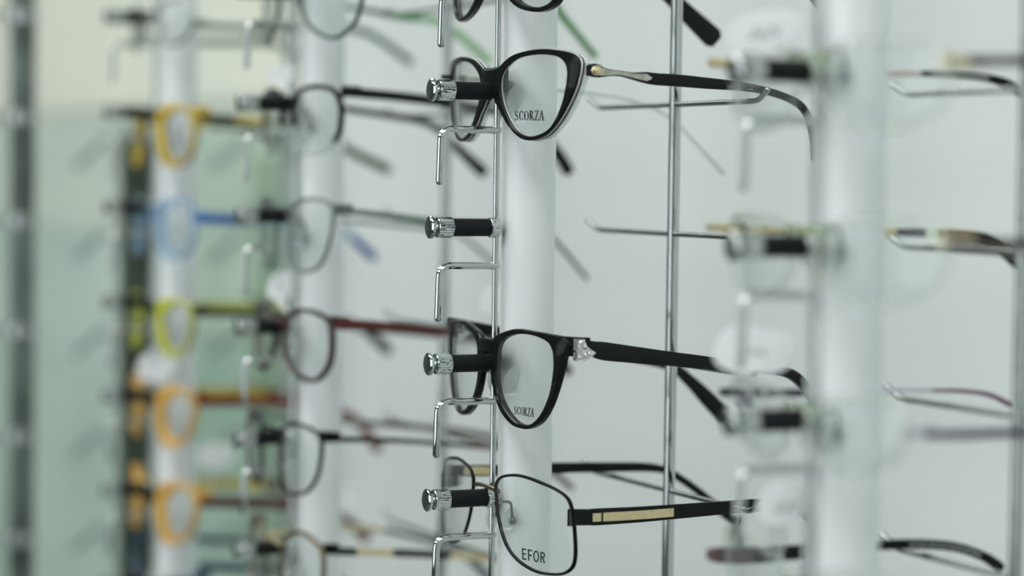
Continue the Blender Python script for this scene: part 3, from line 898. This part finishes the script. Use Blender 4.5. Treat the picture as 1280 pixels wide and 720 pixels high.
# --- most blurred rack
a3 = glasses(3, 'silver thin-rimmed glasses at the top of the most blurred rack', G_3,
    outer=[(194,20),(203,2),(224,-4),(238,8),(241,34),(231,52),(212,58),(198,45)], rim='tube', rim_mat='steel', tube_r=0.0012, hinge=(243,30),
    near=[(245,32,8),(330,35,8),(420,36,9),(452,39,10),(478,52,10),(515,79,11)], far=[(185,46,7),(240,52,9),(330,54,9),(370,66,9),(395,90,9)],
    temple_mat='greygreen', bridge=((191,24), 2.4, 0.0125, None), tt=0.002)
b3 = glasses(3, 'mustard yellow and black glasses, second row of the most blurred rack', G_3,
    outer=[(195,165),(196,142),(209,131),(228,133),(240,148),(240,178),(231,202),(213,209),(199,196)], nose=2.0, rim='acetate', inner=0.0036, layers=[(0, 0.0018, 'yellow', 0.0004), (0.0018, 0.0036, 'black', 0.0)],
    hinge=(245,143), near=[(248,146,9),(310,150,9),(380,156,9),(408,168,10),(440,190,11),(487,213,13)], temple_mat=[(290,'tort'),(330,'yellow'),(1e9,'olive')],
    bridge=((191,146), 7, 0.012, 'black'), end=(0.010,'yellow'))
c3 = glasses(3, 'pale blue glasses with royal blue temples on the most blurred rack', G_3,
    outer=[(194,282),(194,258),(208,248),(231,251),(241,266),(240,300),(227,322),(206,323),(196,306)], nose=2.0, rim='acetate', inner=0.0034, rim_mat='blue_clear', hinge=(244,270),
    near=[(246,273,13),(305,275,13),(390,278,9),(425,285,9),(447,303,10),(468,323,12)], temple_mat=[(306,'blue'),(440,'blue_clear'),(1e9,'blue')], bridge=((191,264), 6, 0.012, None))
d3 = glasses(3, 'lime yellow glasses with black-and-lime temples on the most blurred rack', G_3,
    outer=[(194,402),(195,382),(208,374),(228,376),(238,390),(237,420),(227,441),(208,445),(197,426)], nose=2.0, rim='acetate', inner=0.0036, layers=[(0, 0.002, 'lime', 0.0005), (0.002, 0.0036, 'black', 0.0)], hinge=(240,388),
    near=[(242,391,10),(310,392,10),(410,398,9),(448,408,10),(468,422,12),(487,440,13)], far=[(180,378,10),(250,383,12),(320,386,12),(372,398,11),(395,420,11)],
    temple_mat='black', far_mat='lime', bridge=((191,386), 7, 0.012, 'black'))
e3 = glasses(3, 'amber orange glasses with brick red temples, upper of the two orange pairs', G_3,
    outer=[(194,512),(196,492),(211,484),(230,488),(242,502),(239,530),(226,554),(206,558),(195,536)], nose=2.0, rim='acetate', inner=0.0038, layers=[(0, 0.0024, 'orange', 0.0005), (0.0024, 0.0038, 'orange', 0.0)], hinge=(242,500),
    near=[(245,502,13),(345,503,12),(420,512,10),(450,530,11),(474,563,14)], far=[(180,486,9),(250,491,12),(320,492,12),(370,502,10),(395,530,10)],
    temple_mat='brick', far_mat=[(330,'yellow'),(1e9,'brick')], bridge=((191,500), 7, 0.012, None), end=(0.008,'brick'))
f3 = glasses(3, 'amber orange glasses with dark red temples, lower of the two orange pairs', G_3,
    outer=[(194,632),(196,612),(211,603),(231,607),(244,622),(241,650),(228,675),(206,679),(195,656)], nose=2.0, rim='acetate', inner=0.0038, layers=[(0, 0.0024, 'orange', 0.0005), (0.0024, 0.0038, 'orange', 0.0)], hinge=(247,624),
    near=[(250,627,14),(365,630,14),(410,637,10),(437,652,10),(459,674,15)], far=[(180,600,9),(250,604,11),(320,606,11),(370,616,10),(395,640,10)],
    temple_mat='red', far_mat=[(320,'yellow'),(1e9,'red')], bridge=((191,620), 7, 0.012, None), end=(0.010,'orange'))
g3b = glasses(3, 'navy glasses cut off by the bottom edge below the orange pairs', G_3,
    outer=[(194,752),(196,730),(211,722),(231,724),(243,738),(241,768),(228,790),(206,795),(195,772)], rim='acetate', inner=0.0034, rim_mat='navy', hinge=(245,722),
    near=[(248,708,11),(310,710,11),(400,716,10),(440,740,10),(460,765,12)], temple_mat='navy', bridge=((191,736), 7, 0.012, None))

# --- near rack, clear frames
a0 = glasses(0, 'clear glasses with brown-tinged temples, top of the near rack', G_0,
    outer=[(1014,100),(1018,68),(1045,52),(1105,47),(1160,53),(1184,72),(1184,108),(1165,142),(1112,166),(1055,160),(1024,134)], rim='acetate', inner=0.0030, rim_mat='crystal_clear', hinge=(1192,76),
    near=[(1196,76,12),(1240,76,13),(1320,76,13),(1420,84,13),(1480,96,13),(1540,150,14)],
    far=[(886,78,12),(960,86,10),(1060,92,8),(1150,92,8),(1200,94,9),(1236,98,10),(1262,107,12),(1300,132,13)],
    temple_mat=[(1206,'gold'),(1228,'tort'),(1262,'greyred'),(1e9,'tort')], far_mat=[(960,'gold'),(1148,'pinkish'),(1e9,'black')], bridge=((1008,76), 4, 0.012, 'crystal_green'), end=(0.004,'gold'), pads=('metal',(1028,95)), lens_mat='lens')
b0 = glasses(0, 'clear glasses with pale gold brow and wide dark temples, near rack second row', G_0,
    outer=[(1012,316),(1016,286),(1042,274),(1100,270),(1155,275),(1180,292),(1182,325),(1162,362),(1110,388),(1052,380),(1022,352)], rim='acetate', inner=0.0030, rim_mat='crystal_clear', hinge=(1188,300),
    near=[(1190,303,13),(1240,305,14),(1320,308,14),(1420,320,14),(1480,340,15),(1530,390,16)],
    far=[(884,284,10),(960,288,10),(1100,290,9),(1150,291,11),(1195,293,13),(1232,300,16),(1262,318,18),(1300,355,19)],
    temple_mat='tort', far_mat=[(1118,'gold'),(1153,'plum'),(1172,'crystal_green'),(1e9,'black')], bridge=((1006,290), 4, 0.012, 'crystal_green'), end=(0.005,'gold'), pads=('metal',(1025,318)))
c0 = glasses(0, 'clear glasses with slim violet-tipped temples, near rack third row', G_0,
    outer=[(1006,532),(1010,505),(1032,494),(1085,492),(1122,500),(1138,520),(1136,550),(1118,582),(1070,596),(1030,588),(1012,565)], rim='tube', rim_mat='crystal_clear', tube_r=0.0018, hinge=(1142,542),
    near=[(1146,543,8),(1200,543,11),(1280,541,11),(1380,545,11),(1440,556,11),(1490,600,12)],
    far=[(900,490,11),(1000,491,10),(1090,488,4),(1165,488,4),(1205,489,5),(1238,494,6),(1264,507,6)],
    temple_mat=[(1150,'lilac'),(1e9,'plum')], far_mat=[(1020,'plum'),(1160,'lilac'),(1e9,'purple')], bridge=((1002,515), 3, 0.012, 'crystal_green'), tt=0.002, end=(0.003,'lilac'), pads=('metal',(1022,545)))
d0 = glasses(0, 'clear glasses with black and wine-grey temples, at the bottom edge below the round tag', G_0,
    outer=[(1004,748),(1008,722),(1030,712),(1085,708),(1140,716),(1162,734),(1160,770),(1140,800),(1085,822),(1030,812),(1010,785)], rim='acetate', inner=0.0028, rim_mat='crystal_clear', hinge=(1166,752),
    near=[(1170,752,18),(1240,752,18),(1340,756,16),(1420,772,16),(1480,820,16)],
    far=[(884,692,12),(900,694,20),(940,694,21),(998,690,18),(1090,682,13),(1150,680,12),(1195,684,12),(1230,696,12),(1252,711,13)],
    temple_mat='black', far_mat=[(934,'greyred'),(1e9,'black')], bridge=((1000,730), 4, 0.012, None), end=(0.006,'crystal_clear'))

# small pale print on the black temple ends
def ticks(g, i0, i1, n, h):
    pts = catmull(g.fpts, 8)
    sel = [p for p in pts if i0 <= p[4] <= i1]
    m = MB()
    for k in range(n):
        t = k / (n - 1) * (len(sel) - 1)
        a = sel[int(t)]; b = sel[min(int(t) + 1, len(sel) - 1)]
        C = Vector(a[:3]).lerp(Vector(b[:3]), t - int(t))
        w = 0.0007 if k % 3 else 0.0011
        o = Vector((0, -0.00145, 0))
        v = [C + Vector((-w/2, 0, -h/2)), C + Vector((w/2, 0, -h/2)), C + Vector((w/2, 0, h/2)), C + Vector((-w/2, 0, h/2))]
        m.add(v + [q + o for q in v], [(0,3,2,1),(4,5,6,7),(0,1,5,4),(1,2,6,5),(2,3,7,6),(3,0,4,7)])
    m.build('temple_print', K['whiteprint'], g.far)
ticks(a0, 1160, 1235, 22, 0.0009)
ticks(d0, 1135, 1225, 24, 0.0009)

# ------------------------------------------------------------------ price tags
def tag(label, center, w, h, Y, anchor, Ya, text=None, tq=None, rot=0.0, group='white price tags'):
    C = at_Y(*center, Y)
    s = depth(C) / F
    A = at_Y(*anchor, Ya)
    rt = root('price_tag', C, label, 'price tag', group)
    # the card hangs turned towards the lamps: leftwards and a little up
    tl = M3 @ Matrix.Rotation(R(-38), 3, 'Y') @ Matrix.Rotation(R(-22), 3, 'X') @ Matrix.Rotation(rot, 3, 'Z')
    ax, ay, az = tl @ Vector((1, 0, 0)), tl @ Vector((0, 1, 0)), tl @ Vector((0, 0, 1))
    w /= 0.82; h /= 0.93
    m = MB()
    n = 40
    def pt(k, g, o):
        q = 2 * math.pi * k / n
        ca, sa = math.cos(q), math.sin(q)
        ex = 0.8
        x = math.copysign(abs(ca) ** ex, ca) * w / 2 * s; y = math.copysign(abs(sa) ** ex, sa) * h / 2 * s
        return C + ax * x * g + ay * y * g + az * o
    t = 0.0003
    m.rings([[pt(k, 0.02, t) for k in range(n)], [pt(k, 0.98, t) for k in range(n)], [pt(k, 1, 0) for k in range(n)], [pt(k, 0.98, -t) for k in range(n)], [pt(k, 0.02, -t) for k in range(n)]])
    card = m.build('card', K['paper'], rt)
    up = 1 if A.z < C.z else -1
    m = MB()
    for d in (-1, 1):
        B = C - ay * up * (h / 2 - 2) * s + ax * d * 0.0012
        mid = B.lerp(A, 0.5) + ax * d * 0.0016
        m.tube(catmull([tuple(B), tuple(mid), tuple(A)], 6), 0.0006, 8)
    m.tube(catmull([tuple(A), tuple(A + Vector((0.001, 0.001, -0.003))), tuple(A + Vector((0.002, 0.003, 0.0)))], 6), 0.0006, 8)
    m.build('thread', K['string'], rt)
    if text:
        def mp(a, b):
            return C + ax * (tq[0] + tq[2] * a) * s + ay * (tq[1] + tq[3] * b + (b * 0)) * s + ax * (b * tq[3] * 0.3) * s + az * 0.0004
        o = lettering(text, glyphs_sans, mp, az * 0.0001, 'handwritten_number', K['ink'], rt)
    return rt

tag('faint white price tag with a handwritten number, above the top clear glasses', (956, 38), 92, 54, YR[0] + 0.012, (975, 72), YR[0] + 0.005, '2625', (-22, -12, 46, 15))
tag('wide white price tag hanging beside the hook, between the second and third clear glasses', (932, 437), 78, 60, YR[0] + 0.02, (938, 490), YR[0] + 0.02, '1245', (0, -6, 34, 9), rot=-0.12)
tag('white price tag tucked behind the wide one, its edge showing beside the near column', (965, 440), 56, 54, YR[0] + 0.032, (955, 490), YR[0] + 0.03)
tag('round white price tag covering the end of the gold-inlaid temple', (976, 630), 56, 52, YR[0] + 0.012, (975, 694), YR[0] + 0.03, '221', (-8, -11, 34, 13))
tag('round white price tag above the dark red glasses of the second rack', (352, 357), 40, 36, YR[2] + 0.03, (357, 388), YR[2] + 0.01)
tag('pale price tag above the black half-rim glasses of the second rack', (352, 93), 38, 24, YR[2] + 0.03, (358, 112), YR[2] + 0.01)
tag('small round white tag just left of the sharp front rod', (617, 374), 34, 38, YR[2] - 0.055, (624, 420), YR[2] - 0.058)
tag('bluish white tag low beside the second column', (434, 622), 36, 30, YR[3] - 0.035, (440, 645), YR[3] - 0.05)
tag('white price tag between the yellow-green and orange glasses of the most blurred rack', (196, 457), 56, 40, YR[3] - 0.005, (192, 488), YR[3] + 0.01)
tag('oval white price tag above the lower dark red temple', (270, 569), 52, 32, YR[3] + 0.03, (262, 600), YR[3] + 0.045)
tag('cream tag under the banded glasses at the bottom of the second rack', (372, 708), 34, 34, YR[2] + 0.0, (360, 690), YR[2] + 0.006)

# ------------------------------------------------------------------ dark green upright with glasses standing in for mirror reflections
Pp = at_Y(170, 420, 1.80)
zt = at_Y(168, 170, 1.80).z
pt_ = root('dark_upright', (Pp.x, Pp.y, 0), 'dark green upright standing behind the orange glasses', 'post')
m = MB(); m.box((Pp.x - 0.012, Pp.y - 0.008, 0), (Pp.x + 0.012, Pp.y + 0.008, zt), bev=0.002)
m.build('upright_bar', pbr('dark green lacquer', (0.030, 0.045, 0.030), 0.45, noise=0.5, nscale=25), pt_)
m = MB(); m.box((Pp.x - 0.05, Pp.y - 0.04, 0), (Pp.x + 0.05, Pp.y + 0.04, 0.012), bev=0.003); m.build('foot_plate', K['steel'], pt_)
m = MB(); m.box((Pp.x - 0.0135, Pp.y - 0.0095, zt), (Pp.x + 0.0135, Pp.y + 0.0095, zt + 0.004), bev=0.001); m.build('top_cap', K['steel'], pt_)

rows_y = (215, 330, 452, 578, 698)
gl_lab = ['topmost of the pale glasses', 'second from top of the pale glasses', 'third from top of the pale glasses', 'fourth from top of the pale glasses', 'lowest of the pale glasses']
for k, y in enumerate(rows_y):
    tipP = at_Y(85, y, 1.93)
    bendP = at_Y(132, y - 40, 1.90)
    fz = bendP.z + 0.002
    # a short arm on the upright carries the front; the temples run away from the camera and droop to the left
    rightv = M3 @ Vector((1, 0, 0)); rightv.z = 0; rightv.normalize()
    awayv = Vector((-rightv.y, rightv.x, 0))
    Fc = Vector((Pp.x, Pp.y, fz)) + rightv * 0.030 + awayv * 0.012
    m = MB(); m.tube([Vector((Pp.x, Pp.y, fz - 0.004)) + rightv * 0.010 + awayv * 0.004, Fc + Vector((0, 0, -0.0042)), Fc + Vector((0, 0, -0.0042)) - awayv * 0.006 + rightv * 0.004], 0.0024, 12, dome=True)
    m.build('holder_arm', K['rubber'], pt_)
    d = (awayv - rightv * 0.16).normalized()
    side = Vector((d.y, -d.x, 0))
    rt = root('eyeglasses', Fc, gl_lab[k] + ' on the dark upright, standing in for mirrored pairs', 'eyeglasses', 'pale glasses on the dark upright')
    m = MB()
    for s in (1, -1):
        loop = []
        for q in range(40):
            a = 2 * math.pi * q / 40
            loop.append(Fc + side * (s * 0.031 + 0.022 * math.cos(a)) + Vector((0, 0, 0.016 * math.sin(a) - 0.008)) + d * 0.002)
        m.tube(loop, 0.0011, 8, closed=True)
    m.tube([Fc + side * 0.010 + d * 0.002, Fc + Vector((0, 0, 0.002)) + d * 0.001, Fc - side * 0.010 + d * 0.002], 0.0013, 8)
    m.build('front_frame', K['crystal_clear'], rt)
    for s in (1, -1):
        m = MB()
        rows = []
        for sd in (0, 1):
            for q in (range(5) if sd == 0 else range(4, -1, -1)):
                g = 0.03 + 0.97 * q / 4
                rows.append([Fc + side * (s * 0.031 + 0.021 * g * math.cos(2*math.pi*j/32)) + Vector((0, 0, 0.015 * g * math.sin(2*math.pi*j/32) - 0.008)) + d * (0.0015 + 0.0012 * sd) for j in range(32)])
        m.rings(rows)
        m.build('lens', K['lens'], rt)
        m = MB()
        st0 = Fc + side * s * 0.055
        L = 0.095
        bend = st0 + d * L
        down = rightv * -0.027 + awayv * 0.012 + Vector((0, 0, -0.024))
        cp = catmull([tuple(st0 + d * 0.002), tuple(st0 + d * 0.05), tuple(bend - d * 0.012), tuple(bend + d * 0.004 + down * 0.15), tuple(bend + down * 0.55), tuple(bend + down)], 5)
        rr = [0.0016 + 0.0018 * (q / len(cp)) for q in range(len(cp))]
        m.tube(cp, rr, 10)
        m.build('temple', K['pale'], rt)

# dark chrome post at the far left with clamps
Pl = at_Y(27, 420, 1.66)
lp = root('clamp_post', (Pl.x, Pl.y, 0), 'dark steel post with round clamps at the far left', 'post')
m = MB(); m.lathe((Pl.x, Pl.y, 0), (0, 0, 1), [(0, 0.0088), (1.0, 0.0088), (ZC, 0.0088)], 28)
m.build('post_tube', pbr('dark green grey steel', (0.10, 0.13, 0.115), 0.45, 0.3, noise=0.5, nscale=18), lp)
for y in (20, 147, 277, 413, 545, 672):
    z = at_Y(27, y, 1.66).z
    m = MB()
    m.lathe((Pl.x, Pl.y, z - 0.006), (0, 0, 1), [(0, 0.0089), (0.001, 0.0105), (0.011, 0.0105), (0.012, 0.0089)], 28)
    cl = m.build('clamp', K['steel'], lp)
    m = MB()
    m.tube(fillet([(Pl.x - 0.004, Pl.y, z), (Pl.x - 0.022, Pl.y - 0.004, z), (Pl.x - 0.030, Pl.y - 0.006, z + 0.004)], 0.004, 4), 0.0018, 10, dome=True)
    m.build('clamp_arm', K['chrome'], cl)

mb = MB()
mb.box((-1.75, -2.079, 0.0), (-0.75, -2.05, 2.15), bev=0.004)
mb.box((-1.65, -2.052, 1.2), (-1.35, -2.044, 2.0)); mb.box((-1.15, -2.052, 1.2), (-0.85, -2.044, 2.0))
structure('dark_flag_1', mb, pbr('dark flag', (0.03, 0.036, 0.035), 0.4))  # unseen dark board added so the chrome reflects a dark centre
# ------------------------------------------------------------------ light: ceiling panels of the shop, one of them added as fill
LAMP = emit('lamp diffuser', (0.98, 0.99, 0.97), 6.0)
n = 0
for (x, y) in ((0.05, -1.25), (-0.55, 0.2), (-0.55, 1.6), (-0.55, 3.0), (-1.9, 0.2), (-1.9, 1.6), (-1.9, 3.0)):  # first panel is added to brighten the columns' right sides
    rt = root('ceiling_lamp', (x, y, ZC), 'white ceiling light panel of the shop, outside the picture', 'lamp', 'ceiling light panels')
    m = MB(); m.box((x - 0.3, y - 0.55, ZC - 0.03), (x + 0.3, y + 0.55, ZC), bev=0.004); m.build('housing', K['column'], rt)
    m = MB(); m.box((x - 0.27, y - 0.52, ZC - 0.034), (x + 0.27, y + 0.52, ZC - 0.0305)); m.build('diffuser', LAMP, rt)
    ld = bpy.data.lights.new('lamp_light', 'AREA'); ld.shape = 'RECTANGLE'; ld.size = 0.5; ld.size_y = 1.0; ld.energy = 6.0; ld.color = (0.955, 0.962, 0.945)
    lo = bpy.data.objects.new('lamp_light', ld); COL.objects.link(lo); lo.location = (x, y, ZC - 0.04)

# daylight pane, unseen, added for bright stripes in the chrome
wy0, wy1, wz0, wz1 = -0.6, 2.2, 0.7, 2.3
rt = root('glow_window_1', (-2.67, (wy0 + wy1) / 2, wz0), 'unseen bright window added for the chrome', 'window')
rt['kind'] = 'structure'
m = MB(); m.box((-2.675, wy0, wz0), (-2.668, wy1, wz1)); m.build('glow_pane', emit('window_glow', (0.90, 0.97, 1.0), 2.2), rt)
m = MB()
for (a, b, c, d) in ((wy0 - 0.05, wy0, wz0, wz1), (wy1, wy1 + 0.05, wz0, wz1), (wy0 - 0.05, wy1 + 0.05, wz0 - 0.05, wz0), (wy0 - 0.05, wy1 + 0.05, wz1, wz1 + 0.05), (0.78, 0.83, wz0, wz1)):
    m.box((-2.68, a, c), (-2.64, b, d))
m.build('window_frame', K['dark'], rt)

w = bpy.data.worlds.new('world'); sc.world = w
w.use_nodes = True
bg = w.node_tree.nodes['Background']
bg.inputs[0].default_value = (0.85, 0.92, 0.92, 1); bg.inputs[1].default_value = 0.4

sc.view_settings.view_transform = 'Standard'
sc.view_settings.look = 'None'
sc.view_settings.gamma = 1
sc.view_settings.exposure = -0.1
sc.view_settings.use_curve_mapping = False
sc.cycles.use_denoising = True
sc.cycles.transparent_max_bounces = 32
sc.cycles.max_bounces = 10
sc.cycles.caustics_reflective = False
sc.cycles.caustics_refractive = False
